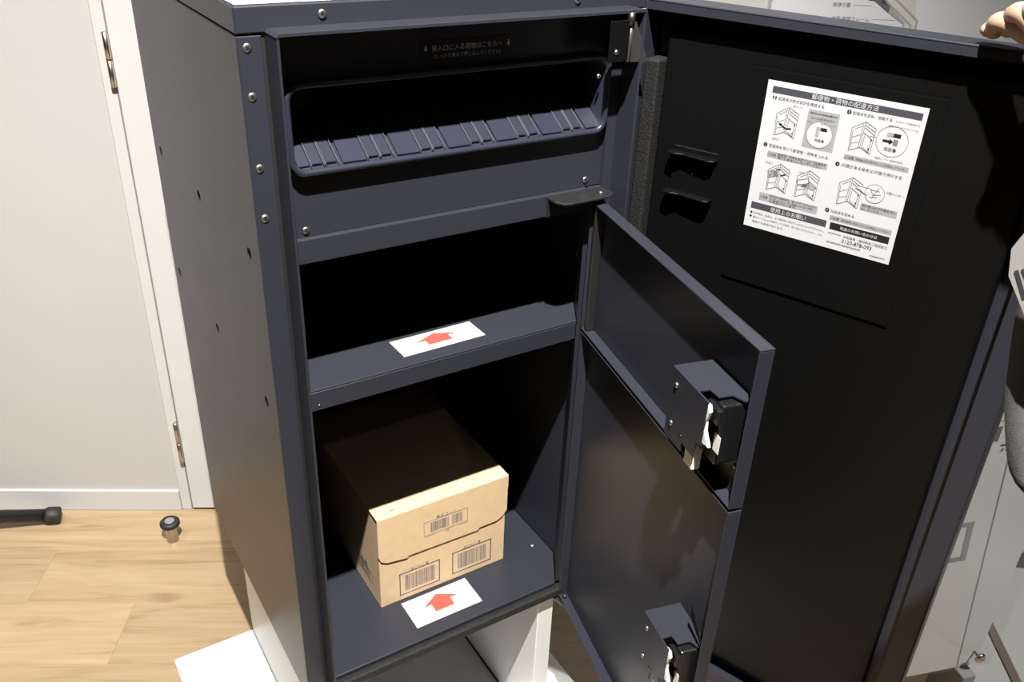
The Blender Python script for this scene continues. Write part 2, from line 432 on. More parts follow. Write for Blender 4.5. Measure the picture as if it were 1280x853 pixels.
tl = MB().prism([(LX0 - 0.0006, 0.0022), (LX0 + 0.0034, 0.0062), (LX1 - 0.0034, 0.0062), (LX1 + 0.0006, 0.0022), (LX1, 0.0008), (LX1 - 0.004, 0.0027), (LX0 + 0.004, 0.0027), (LX0, 0.0008)], -LP - 0.0006, -0.0006, axis=1)
tl.build('top_lip', NAVY, cab)
# inner walls
ix0, ix1 = 0.040, 0.563
MB().box(0.0375, ix0, 0.002, 0.575, -1.088, -0.004).build('inner_wall', NAVY, cab)
MB().box(ix1, 0.5665, 0.074, 0.575, -1.088, -0.004).build('inner_wall', NAVY, cab)
MB().box(ix0, ix1, 0.575, 0.579, -1.088, -0.004).build('inner_wall', NAVY, cab)
# hinge stile with its chamfered inner corner
MB().prism([(0.517, 0.0), (0.562, 0.072), (0.588, 0.072), (0.588, 0.0062), (0.5665, 0.0062), (0.5665, 0.0)], -1.087, -0.262, 2).build('hinge_stile', NAVY, cab)
MB().box(0.545, 0.5620, 0.001, 0.012, -0.2615, -0.005).build('hinge_stile', NAVY, cab)
# floor of the lower compartment with its front return
fl = MB().prism([(ix0, 0.0), (0.5160, 0.0), (0.5610, 0.0735), (ix1 - 0.0005, 0.0735), (ix1 - 0.0005, 0.575), (ix0, 0.575)], -1.0965, -1.088, 2, 0.0018, 2)
fl.box(LX0, LX1, 0.0, 0.0062, -1.1245, -1.0968, 0.001)
fl.build('compartment_floor', NAVY, cab)
MB().box(LX0 + 0.006, 0.528, -0.016, -0.0002, -1.1125, -1.0935, 0.0045, 3).build('foam_gasket', FOAM, cab)
# shelf with front return and left-right bends
sh = MB().prism([(ix0, 0.0), (0.5160, 0.0), (0.5610, 0.0735), (ix1 - 0.0005, 0.0735), (ix1 - 0.0005, 0.44), (ix0, 0.44)], -0.4965, -0.493, 2, 0.0016, 2)
sh.box(ix0, 0.516, 0.0, 0.0045, -0.528, -0.4967, 0.0008)
sh.build('shelf', NAVY, cab)
# cross bar below the mail panel
MB().box(ix0, 0.516, -0.0008, 0.004, -0.295, -0.2605, 0.0014, 2).box(ix0, 0.5168, 0.0, 0.30, -0.2640, -0.2608).build('cross_bar', NAVY, cab)
# mail panel: plate with a rounded slot cut out
PY = 0.0085
SX0, SX1, SZ0, SZ1 = 0.0470, 0.541, -0.1755, -0.0575
out = rrect(ix0, 0.545, -0.2600, 0.0005, 0.0002, 6)
inn = rrect(SX0 + 0.004, SX1 - 0.004, SZ0 + 0.004, SZ1 - 0.004, 0.018, 6)
ring(out, inn, PY, PY + 0.003).build('mail_panel', NAVY, cab)
rim = MB(); o_ = rrect(SX0, SX1, SZ0, SZ1, 0.022, 8); i_ = rrect(SX0 + 0.0085, SX1 - 0.0085, SZ0 + 0.0085, SZ1 - 0.0085, 0.016, 8)
m_ = rrect(SX0 + 0.0025, SX1 - 0.0025, SZ0 + 0.0025, SZ1 - 0.0025, 0.020, 8); m2 = rrect(SX0 + 0.0062, SX1 - 0.0062, SZ0 + 0.0062, SZ1 - 0.0062, 0.017, 8)
n = len(o_); vv = []; fs = []
prof = [(o_, PY), (o_, -0.0035), (m_, -0.0062), (m2, -0.0062), (i_, -0.003), (i_, 0.10)]
for pts, y in prof: vv += [(p[0], y, p[1]) for p in pts]
for a in range(len(prof) - 1):
    for i in range(n): fs.append((a * n + i, a * n + (i + 1) % n, (a + 1) * n + (i + 1) % n, (a + 1) * n + i))
rim.raw(vv, fs, True); rim.build('slot_rim', SLOTP, cab)
# ramp inside the slot, rising to the rear, with a comb of plates and guide blocks
RY0, RZ0, RY1, RZ1 = -0.0022, -0.1662, 0.085, -0.112
rl = math.hypot(RY1 - RY0, RZ1 - RZ0); ru = ((RY1 - RY0) / rl, (RZ1 - RZ0) / rl); rn = (-ru[1], ru[0])
def rp(x, t, h): return (x, RY0 + ru[0] * t + rn[0] * h, RZ0 + ru[1] * t + rn[1] * h)
def ramp_piece(name, x0, x1, t0, t1, h0, h1, m, bev=0.0006):
    MB().box(x0, x1, t0, t1, h0, h1, bev).xf(rp).build(name, m, cab)
ramp_piece('slot_ramp', SX0 + 0.009, SX1 - 0.009, 0.0, rl, -0.006, -0.0012, SLOTP)
per = 0.0768; x = 0.0600
k = 0
while x < SX1 - 0.02:
    xe = min(x + per, SX1 - 0.010)
    def clip(a, b, *r):
        b = min(b, SX1 - 0.0100)
        if b - a > 0.002: ramp_piece(r[0], a, b, *r[1:])
    if k == 0: clip(x, x + 0.0155, 'ramp_plate', 0.004, rl, -0.001, 0.0022, SLOTP)
    else: clip(x - 0.0175, x + 0.0155, 'ramp_plate', 0.0015, rl, -0.001, 0.0022, SLOTP)
    for q in (0.0175, 0.0365): clip(x + q, x + q + 0.0145, 'guide_block', 0.0045, rl, -0.001, 0.0035, SLOTP)
    for q in (0.0162, 0.0326, 0.0349, 0.0518): clip(x + q, x + q + 0.0009, 'guide_ridge', 0.001, rl, -0.001, 0.0046, SLOTP) if False else None
    for q in (0.0163, 0.0330, 0.0349, 0.0520):
        b_ = x + q + 0.0009
        if b_ < SX1 - 0.011: ramp_piece('guide_ridge', x + q, b_, 0.001, rl, -0.001, 0.0044, RIDGE, 0.0003)
    x += per; k += 1
# notice above the slot
nt_ = MB().use(BLACKP).box(0.236, 0.375, PY - 0.0007, PY, -0.0520, -0.0235)
fnp = lambda u, v: (u, PY - 0.0009, v)
put_text(nt_, '投入口に入る荷物はこちらへ', 0.2525, 0.3590, -0.0335, fnp, NOTICE)
put_text(nt_, '(しっかり奥まで押し込んでください)', 0.2555, 0.3560, -0.0440, fnp, NOTICE)
for cx in (0.2435, 0.3685):
    nt_.use(NOTICE).raw([fnp(cx + a, -0.0335 + b) for a, b in ((-0.0011, 0.0040), (0.0011, 0.0040), (0.0011, 0.0003), (0.0028, 0.0003), (0, -0.0040), (-0.0028, 0.0003), (-0.0011, 0.0003))], [(0, 1, 2, 3, 4, 5, 6)])
nn = nt_.build('slot_notice', None, cab); nn['label'] = 'pale Japanese lettering between two down arrows'
# screws on the face (heads face the front)
def screw_mesh(r=0.0054, h=0.0030):
    mb = MB().use(STEEL); mb.lathe([(r, 0), (r, -h * 0.25), (r * 0.86, -h * 0.62), (r * 0.62, -h * 0.75), (r * 0.42, -h * 0.75)], (0, 0, 0), 1, 16)
    mb.use(INKB).lathe([(r * 0.42, -h * 0.78), (r * 0.02, -h * 0.77)], (0, 0, 0), 1, 6)
    return mb
def screws(parent, pts, r=0.0054, frame='cab'):
    first = None
    for p in pts:
        if first is None:
            o = screw_mesh(r).build('screw', None, None, local=True); first = o
        else: o = first.copy(); COL.objects.link(o)
        o.parent = parent
        o.location = (V(*p) - parent.location) if frame == 'cab' else Vector(p) * S
    return first
screws(cab, [(0.0115, -0.0003, z) for z in (-0.014, -0.070, -0.157, -0.222)] + [(0.104, -0.0008, 0.0185), (0.473, -0.0008, 0.0175)])
screws(cab, [(0.0655, PY - 0.0003, -0.251), (0.517, PY - 0.0003, -0.249)], 0.0050)
# upright screw on the compartment floor
MB().lathe([(0.0052, 0), (0.0052, 0.001), (0.004, 0.0024), (0.002, 0.003)], (0.534, 0.113, -1.088), 2, 16).build('floor_screw', STEEL, cab)
MB().lathe([(0.0014, 0), (0.0014, -0.0012), (0.0006, -0.0016)], (0.061, -0.0001, -0.519), 1, 10).build('rivet', STEEL, cab)
# folded steel bracket of the large door hinge
MB().box(0.503, 0.5375, -0.0415, -0.0395, -0.062, -0.006, 0.0006).build('hinge_bracket', BLACKM, cab)
hk = MB().tube([(0.5395, -0.0405, -0.063), (0.5395, -0.0405, -0.006)], 0.0030, 12)
hk.raw([(0.541, -0.0425, -0.008), (0.552, -0.036, -0.010), (0.5830, -0.032, -0.068), (0.541, -0.0425, -0.063), (0.541, -0.0395, -0.008), (0.552, -0.033, -0.010), (0.5830, -0.029, -0.068), (0.541, -0.0395, -0.063)], [(0, 1, 2, 3), (7, 6, 5, 4), (0, 4, 5, 1), (1, 5, 6, 2), (2, 6, 7, 3), (3, 7, 4, 0)])
hk.build('hinge_knuckle', HINGEM, cab)
screws(cab, [(0.516, -0.0415, -0.048)], 0.0036)
screws(cab, [(0.520, -0.0005, -0.090)], 0.0036)
MB().lathe([(0.005, -0.012), (0.005, 0.006)], (0.539, -0.040, -0.002), 2, 12).build('hinge_pin', DARKSTEEL, cab)
# ledge bracket carrying the upper pivot of the small door
lb = MB().prism([(0.441, -0.001), (0.441, -0.024), (0.449, -0.038), (0.462, -0.040), (0.535, -0.038), (0.546, -0.030), (0.546, -0.001)], -0.2662, -0.2625, 2, 0.0006)
lb.box(0.441, 0.446, -0.0032, -0.001, -0.295, -0.2628)
lb.build('pivot_bracket', GALV if False else DARKSTEEL, cab)
MB().lathe([(0.0035, 0), (0.0035, 0.0015), (0.002, 0.0025)], (0.527, -0.021, -0.2625), 2, 12).build('pivot_pin', STEEL, cab)
bbk = MB().box(0.492, 0.532, -0.0025, 0.0, -1.1235, -1.1125).prism([(0.506, -0.0025), (0.530, -0.0025), (0.532, -0.030), (0.512, -0.034)], -1.1215, -1.1185, 2)
bbk.build('pivot_bracket', GALV, cab)
screws(cab, [(0.499, -0.0026, -1.1165)], 0.0022)

# ---------------------------------------------------------------- doors (own frames: x along the width from the hinge, +y to the outer face)
def door_part(name, hx, hy, ang, mb, m, label=None):
    o = mb.build(name, m, None, local=True)
    o.parent = cab; o.location = V(hx, hy, -ZF) - Vector((cab.location.x, cab.location.y, cab.location.z))
    o.rotation_euler = (0, 0, math.radians(ang + 180))
    # local z is measured from the scene's working zero, so shift up by the floor offset
    o.location.z += ZF * S
    if label: o['label'] = label
    return o
def small_door(z0, z1, w0=-0.008, w1=0.4745, label=None, pan=0.020):
    t = 0.0025; mb = MB()
    mb.box(w0, w1, pan - t, pan, z0, z1, 0.0008)
    mb.box(w0, w1, 0.0, pan - t, z1 - t, z1, 0.0006)            # top flange
    mb.box(w0, w1, 0.0, pan - t, z0, z0 + t, 0.0006)            # bottom flange
    mb.box(w1 - t, w1, 0.0, pan - t, z0 + t, z1 - t, 0.0006)    # free-edge flange
    mb.box(w0, w0 + t, 0.0, pan - t, z0 + t, z1 - t, 0.0006)
    return door_part('parcel_door', 0.515, -0.02, 76.5, mb, NAVY, label)
def latch(door, s0, zt, w=0.086):
    # folded cover: top, face plate and far side, open towards the free edge
    f = -0.040; b = 0.0172; h = 0.100
    c = MB()
    c.prism([(s0, zt), (s0 + w, zt), (s0 + w, zt - 0.062), (s0 + w * 0.86, zt - 0.066), (s0 + w * 0.84, zt - 0.088), (s0 + w * 0.50, zt - 0.086), (s0 + w * 0.50, zt - h), (s0, zt - h)], f, f + 0.002, 1)
    c.prism([(s0, f + 0.002), (s0, b), (s0 + w + 0.010, b), (s0 + w + 0.010, 0.004), (s0 + w * 0.93, -0.004), (s0 + w * 0.93, -0.022), (s0 + w * 0.72, -0.024), (s0 + w * 0.72, f + 0.002)], zt - 0.002, zt, 2)
    c.box(s0, s0 + 0.002, f + 0.002, b, zt - h, zt - 0.002)
    c.build('latch_cover', NAVY, door, local=True)
    m = MB().box(s0 + w * 0.70, s0 + w + 0.006, -0.022, 0.0168, zt - 0.090, zt - 0.006, 0.003, 2)
    m.box(s0 + w * 0.62, s0 + w * 0.98, f + 0.004, -0.0225, zt - 0.072, zt - 0.060, 0.002)
    m.box(s0 + w * 0.78, s0 + w + 0.010, -0.030, -0.0222, zt - 0.030, zt - 0.008, 0.002)
    m.build('latch_body', BLACKP, door, local=True)
    lx = s0 + w * 0.985
    lv = MB().prism([(lx - 0.010, zt - 0.006), (lx + 0.002, zt - 0.003), (lx + 0.006, zt - 0.012), (lx + 0.001, zt - 0.028), (lx + 0.002, zt - 0.040), (lx + 0.014, zt - 0.056), (lx - 0.010, zt - 0.060), (lx - 0.006, zt - 0.040), (lx - 0.007, zt - 0.024)], f + 0.001, f + 0.006, 1, 0.0008)
    lv.build('latch_lever', WHITEP, door, local=True)
    MB().box(s0 + w * 0.55, s0 + w * 0.80, -0.036, -0.024, zt - 0.112, zt - 0.0725, 0.0012).build('latch_bolt', WHITEP, door, local=True)
    MB().box(s0 + w * 0.99, s0 + w * 1.14, -0.0226, -0.0221, zt - 0.070, zt - 0.046).build('latch_marker', WHITEP, door, local=True)
    screws(door, [(s0 + 0.014, f, zt - 0.020), (s0 + 0.014, f, zt - 0.076), (s0 + w * 0.90, -0.0302, zt - 0.018)], 0.0038, 'door')
    screws(door, [(s0 + w * 0.95, 0.0169, zt - 0.106)], 0.0030, 'door')
    MB().lathe([(0.0040, -0.0004), (0.0018, -0.0008)], (s0 + w * 0.46, f, zt - 0.080), 1, 12).build('latch_hole', BLACKP, door, local=True)
up = small_door(-0.502, -0.2765, label='open middle compartment door with latch')
latch(up, 0.3655, -0.352)
lo_ = small_door(-1.112, -0.507, label='open lower compartment door with latch')
latch(lo_, 0.384, -0.752, 0.074)
for d_, z_ in ((up, -0.4995), (lo_, -1.1095)):
    MB().lathe([(0.0042, 0), (0.0042, 0.005), (0.003, 0.0065)], (0.004, 0.009, z_), 2, 14).build('pivot_pin', STEEL if d_ is up else DARKSTEEL, d_, local=True)
MB().box(0.002, 0.010, 0.0015, 0.0172, -0.498, -0.2800, 0.002, 2).build('hinge_channel', DARKSTEEL, up, local=True)
# strike tab on the lower door
MB().prism([(0.436, -0.702), (0.470, -0.738), (0.470, -0.742), (0.436, -0.722)], 0.0010, 0.0028, 1).build('strike_tab', BLACKM, lo_, local=True)

# large outer door
BW0, BW1, BZ0, BZ1 = -0.026, 0.574, -1.190, 0.0155
bd = MB()
PT = 0.052
bd.box(BW0, BW1, PT - 0.003, PT, BZ0, BZ1, 0.001)
bd.box(BW0, BW1, 0.0, PT - 0.003, BZ1 - 0.003, BZ1, 0.001)
bd.box(BW0, BW1, 0.0, PT - 0.003, BZ0, BZ0 + 0.003, 0.001)
bd.box(BW1 - 0.003, BW1, 0.0, PT - 0.003, BZ0 + 0.003, BZ1 - 0.003, 0.001)
bd.box(BW0, BW0 + 0.003, 0.0, PT - 0.003, BZ0 + 0.003, BZ1 - 0.003, 0.001)
bd.box(BW0 + 0.003, BW1 - 0.003, 0.0, 0.003, BZ1 - 0.014, BZ1 - 0.003)     # inward returns
bd.box(BW1 - 0.034, BW1 - 0.003, 0.0, 0.003, BZ0 + 0.003, BZ1 - 0.014)
bd.box(BW0 + 0.003, BW1 - 0.034, 0.0, 0.003, BZ0 + 0.003, BZ0 + 0.030)
door = door_part('outer_door', 0.60, -0.03, 110, bd, NAVY, 'large outer door swung wide open, dark inside')
LY = 0.020
MB().box(0.006, 0.518, LY, PT - 0.004, BZ0 + 0.050, BZ1 - 0.040, 0.004, 2).build('door_liner', BLACKM, door, local=True)
# embossed panel with rounded corner and the plate behind the label
ring(rrect(0.128, 0.441, -1.02, -0.051, 0.016), rrect(0.1295, 0.4395, -1.0185, -0.0525, 0.0145), LY - 0.0002, LY + 0.001).build('embossed_border', BLACKM, door, local=True)
MB().box(0.148, 0.404, LY - 0.0030, LY, -0.372, -0.0560).build('label_plate', BLACKM, door, local=True)
# foam strip at the hinge side
MB().box(-0.020, 0.004, 0.004, LY + 0.028, -1.05, -0.0680, 0.003, 2).build('foam_strip', FOAM, door, local=True)
# stamp holder: two curved ledges on a back plate
MB().box(0.040, 0.112, LY - 0.004, LY, -0.262, -0.188, 0.001).build('holder_plate', BLACKM, door, local=True)
for z in (-0.196, -0.258):
    pts = [(0.036, LY - 0.0035), (0.034, LY - 0.014), (0.038, LY - 0.020), (0.050, LY - 0.0215), (0.062, LY - 0.0170), (0.078, LY - 0.0185), (0.106, LY - 0.0205), (0.113, LY - 0.018), (0.114, LY - 0.0035)]
    MB().prism(pts, z - 0.0025, z + 0.0005, 2, 0.0006).build('stamp_ledge', BLACKM, door, local=True)
MB().lathe([(0.0016, 0), (0.0016, -0.001), (0.0006, -0.0014)], (0.076, LY - 0.0041, -0.226), 1, 8).build('rivet', STEEL, door, local=True)

# ---- instruction label, drawn in its own square frame (a across, b down)
QX0, QX1, QZ0, QZ1 = 0.1695, 0.3845, -0.2825, -0.0690
LB = MB()
ly = LY - 0.0034
LB.use(PAPER).box(QX0, QX1, ly, LY - 0.0030, QZ0, QZ1)
def lf(a, b, k=1): return (QX0 + a * (QX1 - QX0), ly - 0.00012 * k, QZ1 - b * (QZ1 - QZ0))
def lpoly(m, pts, k=1): LB.use(m).poly([lf(a, b, k) for a, b in pts])
def lrect(m, a0, b0, a1, b1, k=1): lpoly(m, [(a0, b0), (a1, b0), (a1, b1), (a0, b1)], k)
def lline(m, p, q, t=0.004, k=2):
    dx, dy = q[0] - p[0], q[1] - p[1]; l = math.hypot(dx, dy) or 1; nx, ny = -dy / l * t / 2, dx / l * t / 2
    lpoly(m, [(p[0] + nx, p[1] + ny), (q[0] + nx, q[1] + ny), (q[0] - nx, q[1] - ny), (p[0] - nx, p[1] - ny)], k)
def ltext(s, a0, a1, b, m, k=3, h=None):
    put_text(LB, s, a0, a1, -b, lambda u, v: lf(u, -v, k), m, h)
def ldash(a0, a1, b, h=0.011, m=None):
    rd = random.Random(int(a0 * 1000 + b * 7000)); u_ = a0        # print too small to read: broken strokes
    while u_ < a1 - 0.004:
        w_ = rd.uniform(0.003, 0.0075); lrect(m or INKM, u_, b - h / 2 * rd.uniform(0.6, 1), min(a1, u_ + w_), b + h / 2 * rd.uniform(0.3, 1), 3); u_ += w_ + rd.uniform(0.0012, 0.0030)
def lcirc(m, c, r, k=1, n=28, ring_t=None):
    if ring_t is None: lpoly(m, [(c[0] + r * math.cos(2 * math.pi * i / n), c[1] + r * math.sin(2 * math.pi * i / n)) for i in range(n)], k)
    else:
        for i in range(n):
            t0, t1 = 2 * math.pi * i / n, 2 * math.pi * (i + 1) / n
            lline(m, (c[0] + r * math.cos(t0), c[1] + r * math.sin(t0)), (c[0] + r * math.cos(t1), c[1] + r * math.sin(t1)), ring_t, k)
lrect(INKD, 0.039, 0.034, 0.974, 0.077)
ltext('郵便物・荷物の配達方法', 0.300, 0.717, 0.055, PAPER)
for num, a, b, a0, a1, s in (('1', 0.062, 0.105, 0.088, 0.390, '配達扉の空き状況を確認する'), ('2', 0.056, 0.415, 0.082, 0.480, '配達扉を開けて郵便物・荷物を入れる'),
                             ('3', 0.548, 0.105, 0.572, 0.809, '配達扉を閉め、施錠する'), ('4', 0.546, 0.437, 0.570, 0.946, '(印鑑がある場合は)印鑑で押印する'), ('5', 0.545, 0.747, 0.570, 0.723, '化粧扉を閉める')):
    lcirc(INKB, (a, b), 0.014, 2, 16); ltext(num, a - 0.004, a + 0.004, b, PAPER, 4); ltext(s, a0, a1, b, INKD)
def cabinet_drawing(px, py, W=0.145, Hh=0.195):
    g = lambda u, v: (px + u * W, py + v * Hh)
    # left leaf, right body, drawn in thin line
    lpoly(PAPER, [g(0.0, 0.27), g(0.52, 0.0), g(0.50, 0.82), g(0.05, 0.99)], 1)
    for p, q in (((0, .27), (.52, 0)), ((.52, 0), (.50, .82)), ((.50, .82), (.05, .99)), ((.05, .99), (0, .27)), ((.45, .05), (.43, .84)), ((.07, .33), (.09, .93)), ((.12, .30), (.42, .14)), ((.10, .55), (.42, .42)), ((.1, .75), (.42, .66)),
                 ((.52, 0), (1.0, .16)), ((1.0, .16), (.96, .98)), ((.96, .98), (.50, .82)), ((.55, .10), (.97, .26)), ((.55, .18), (.97, .36)), ((.54, .34), (.95, .52)), ((.60, .80), (.90, .93)), ((.90, .55), (.87, .97)), ((.6, .35), (.58, .80))):
        lline(INKM, g(*p), g(*q), 0.0042)
    lline(INKD, g(.88, .52), g(.92, .56), 0.010); lline(INKD, g(.84, .80), g(.88, .84), 0.010)
for p in ((0.094, 0.150), (0.585, 0.145), (0.108, 0.522), (0.308, 0.521), (0.586, 0.500)): cabinet_drawing(*p)
lrect(INKL, 0.296, 0.133, 0.498, 0.378, 1); lcirc(PAPER, (0.394, 0.283), 0.083, 2)
lcirc(INKM, (0.394, 0.283), 0.083, 3, 28, 0.003)
for a, b in ((0.152, 0.174),): lrect(INKM, 0.312, a, 0.480, a + 0.006, 2); ltext('表示レバーが左に寄って', 0.310, 0.482, 0.154, INKD); ltext('いるときは使用可能です', 0.310, 0.474, 0.184, INKD)
ltext('表示窓', 0.300, 0.335, 0.212, INKM); ltext('使用中 レバー', 0.390, 0.482, 0.212, INKM)
lrect(INKL, 0.368, 0.235, 0.398, 0.257, 3); lrect(INKB, 0.398, 0.235, 0.438, 0.257, 3); lrect(INKL, 0.368, 0.262, 0.390, 0.298, 3); ltext('施錠●', 0.370, 0.432, 0.318, INKD, 4)
lcirc(INKM, (0.837, 0.232), 0.094, 2, 28, 0.003)
lrect(INKL, 0.800, 0.180, 0.838, 0.203, 3); lrect(INKB, 0.838, 0.180, 0.882, 0.203, 3); lrect(INKM, 0.845, 0.215, 0.872, 0.252, 3); ltext('施錠●', 0.800, 0.872, 0.280, INKD, 4)
lpoly(INKB, [(0.782, 0.226), (0.822, 0.226), (0.822, 0.216), (0.845, 0.233), (0.822, 0.250), (0.822, 0.240), (0.782, 0.240)], 4)
lline(INKM, (0.70, 0.225), (0.742, 0.225), 0.003); ltext('施錠レバーをスライドする', 0.795, 0.968, 0.140, INKM); ltext('施錠レバー 使用中表示', 0.760, 0.930, 0.345, INKM)
for p, q in (((0.128, 0.262), (0.148, 0.278)), ((0.148, 0.278), (0.172, 0.287)), ((0.172, 0.287), (0.206, 0.282))): lline(INKB, p, q, 0.010, 3)
lpoly(INKB, [(0.118, 0.258), (0.142, 0.260), (0.130, 0.280)], 3)
for p, q in (((0.160, 0.568), (0.190, 0.558)), ((0.195, 0.600), (0.228, 0.585)), ((0.345, 0.635), (0.380, 0.625))): lline(INKB, p, q, 0.008, 3)
lpoly(INKL, [(0.100, 0.585), (0.165, 0.570), (0.185, 0.610), (0.115, 0.635)], 1); lpoly(PAPER, [(0.312, 0.602), (0.385, 0.575), (0.392, 0.605), (0.322, 0.632)], 3)
for p, q in (((0.312, 0.602), (0.385, 0.575)), ((0.385, 0.575), (0.392, 0.605)), ((0.392, 0.605), (0.322, 0.632)), ((0.322, 0.632), (0.312, 0.602))): lline(INKD, p, q, 0.004, 4)
lpoly(INKL, [(0.335, 0.60), (0.440, 0.610), (0.440, 0.648), (0.36, 0.640)], 2)
lcirc(PAPER, (0.812, 0.571), 0.060, 2); lcirc(INKM, (0.812, 0.571), 0.060, 3, 28, 0.003)
lpoly(PAPER, [(0.68, 0.545), (0.78, 0.545), (0.80, 0.575), (0.77, 0.592)], 3)
for p, q in (((0.68, 0.545), (0.78, 0.545)), ((0.78, 0.545), (0.80, 0.575)), ((0.77, 0.592), (0.69, 0.560)), ((0.785, 0.60), (0.83, 0.59)), ((0.78, 0.55), (0.84, 0.55)), ((0.83, 0.53), (0.80, 0.60)), ((0.80, 0.58), (0.85, 0.57))): lline(INKM, p, q, 0.004, 4)
ltext('印鑑ホルダー', 0.878, 0.985, 0.545, INKM); ltext('小包口', 0.305, 0.352, 0.545, INKM); ltext('郵便口', 0.080, 0.130, 0.530, INKM); ltext('化粧扉', 0.092, 0.140, 0.365, INKM); ltext('表示レバー', 0.195, 0.262, 0.136, INKM)
ltext('※スライドを確認する', 0.830, 0.972, 0.108, INKM)
for a0, b0, a1, b1, ls in ((0.079, 0.453, 0.487, 0.494, ('郵便物・荷物を奥まで入れて配達扉を', '開けたままにしないでください')), (0.075, 0.742, 0.483, 0.798, ('貴重品や生鮮食品、壊れやすいものは入れ', 'ないでください。また無理に入れると故障', 'の原因になります。')),
                           (0.575, 0.365, 0.972, 0.398, ('施錠後は扉が開かないことを確認してください',)), (0.744, 0.648, 0.974, 0.694, ('捺印後は必ず印鑑を元に', '戻してください')), (0.572, 0.775, 0.969, 0.808, ('扉が確実に閉まったことを確認してください',))):
    lrect(INKL, a0, b0, a1, b1, 1)
    st = a0 + 0.075 if a0 < 0.7 else a0 + 0.008
    if a0 < 0.7: ltext('ご注意', a0 + 0.008, a0 + 0.062, (b0 + b1) / 2, INKB)
    for i, s in enumerate(ls): ltext(s, st, st + (a1 - st - 0.01) * (1 if i == 0 else (0.93 if len(s) > 12 else 0.6)), b0 + (b1 - b0) * (i + 0.5) / len(ls), INKD)
lrect(INKD, 0.031, 0.819, 0.559, 0.866); ltext('使用上のお願い', 0.171, 0.421, 0.8425, PAPER)
for b in (0.894, 0.922): lcirc(INKB, (0.042, b), 0.008, 2, 12)
ltext('危険物品、現金は、また動植物は絶対に入れることはできません。', 0.058, 0.556, 0.894, INKM); ltext('最大サイズ以上の荷物や上下の郵便、受け取りはできません。また', 0.058, 0.548, 0.924, INKM); ltext('破損する場合があります。', 0.058, 0.286, 0.955, INKM)
lrect(INKB, 0.584, 0.821, 0.966, 0.869); ltext('商品のお問い合わせは', 0.653, 0.893, 0.845, PAPER)
ltext('住宅設備・建材商品ご相談窓口', 0.685, 0.965, 0.895, INKB); ltext('0120-878-093', 0.680, 0.874, 0.926, INKB)
ldash(0.585, 0.675, 0.893); ldash(0.587, 0.811, 0.956, 0.013); ldash(0.873, 0.972, 0.972)
lbl = LB.build('instruction_label', None, door, local=True); lbl['label'] = 'square white label of delivery instructions'

# =================================================================== STAND UNDER THE CABINET
PLT = -1.500
st = empty('cabinet_stand', 0.24, 0.22, -ZF, 'white laminate stand with wide base plate carrying the dark cabinet', 'stand')
MB().box(-0.150, 0.632, -0.24, 0.571, -ZF, PLT, 0.0012).build('base_plate', WHITEL, st)
MB().box(0.037, 0.073, 0.0, 0.570, PLT, BOT, 0.0012).build('side_panel', WHITEL, st)
MB().box(0.479, 0.516, 0.0, 0.570, PLT, BOT, 0.0012).build('side_panel', WHITEL, st)
MB().box(0.4755, 0.479, 0.002, 0.568, PLT, PLT + 0.003).build('seam_shade', RUBBER, st)  # dark strip added to paint the shaded gap between panel and plate

# =================================================================== CARTON
ct = empty('carton', 0.323, 0.29, -1.088, 'small brown cardboard carton with barcodes on its front', 'carton')
cx0, cx1, cy0, cy1, cz0, cz1 = 0.186, 0.4600, 0.1050, 0.470, -1.088, -0.8690
MB().use(KRAFT).box(cx0, cx1, cy0 + 0.0030, cy1, cz0, cz1 - 0.0030, 0.0018, 2).build('carton_tray', None, ct)
lid = MB().use(KRAFT).box(cx0 - 0.0018, cx1 + 0.0028, cy0, cy1 + 0.002, cz1 - 0.0028, cz1, 0.0014, 2)
fp = [(cx0 - 0.0018, cz1 - 0.001), (cx0 - 0.0018, -0.958), (cx0 + 0.003, -0.970), (0.200, -0.977), (0.243, -0.9835), (0.2455, -0.9785), (0.396, -0.9805), (0.3995, -0.9755), (0.438, -0.9750), (0.452, -0.9680), (cx1 + 0.0018, -0.955), (cx1 + 0.0018, -0.900), (cx1 + 0.0028, -0.899), (cx1 + 0.0028, cz1 - 0.001)]
lid.prism(fp, cy0 - 0.0002, cy0 + 0.0028, 1, 0.0005)
lid.build('lid', None, ct)
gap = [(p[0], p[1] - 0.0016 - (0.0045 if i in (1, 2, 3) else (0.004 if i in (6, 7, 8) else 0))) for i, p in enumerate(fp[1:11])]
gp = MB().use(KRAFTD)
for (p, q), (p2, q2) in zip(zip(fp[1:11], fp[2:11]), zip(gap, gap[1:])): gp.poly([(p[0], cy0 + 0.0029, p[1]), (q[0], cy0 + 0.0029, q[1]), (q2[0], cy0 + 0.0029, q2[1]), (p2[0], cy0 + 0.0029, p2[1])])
gp.build('lid_gap', None, ct)
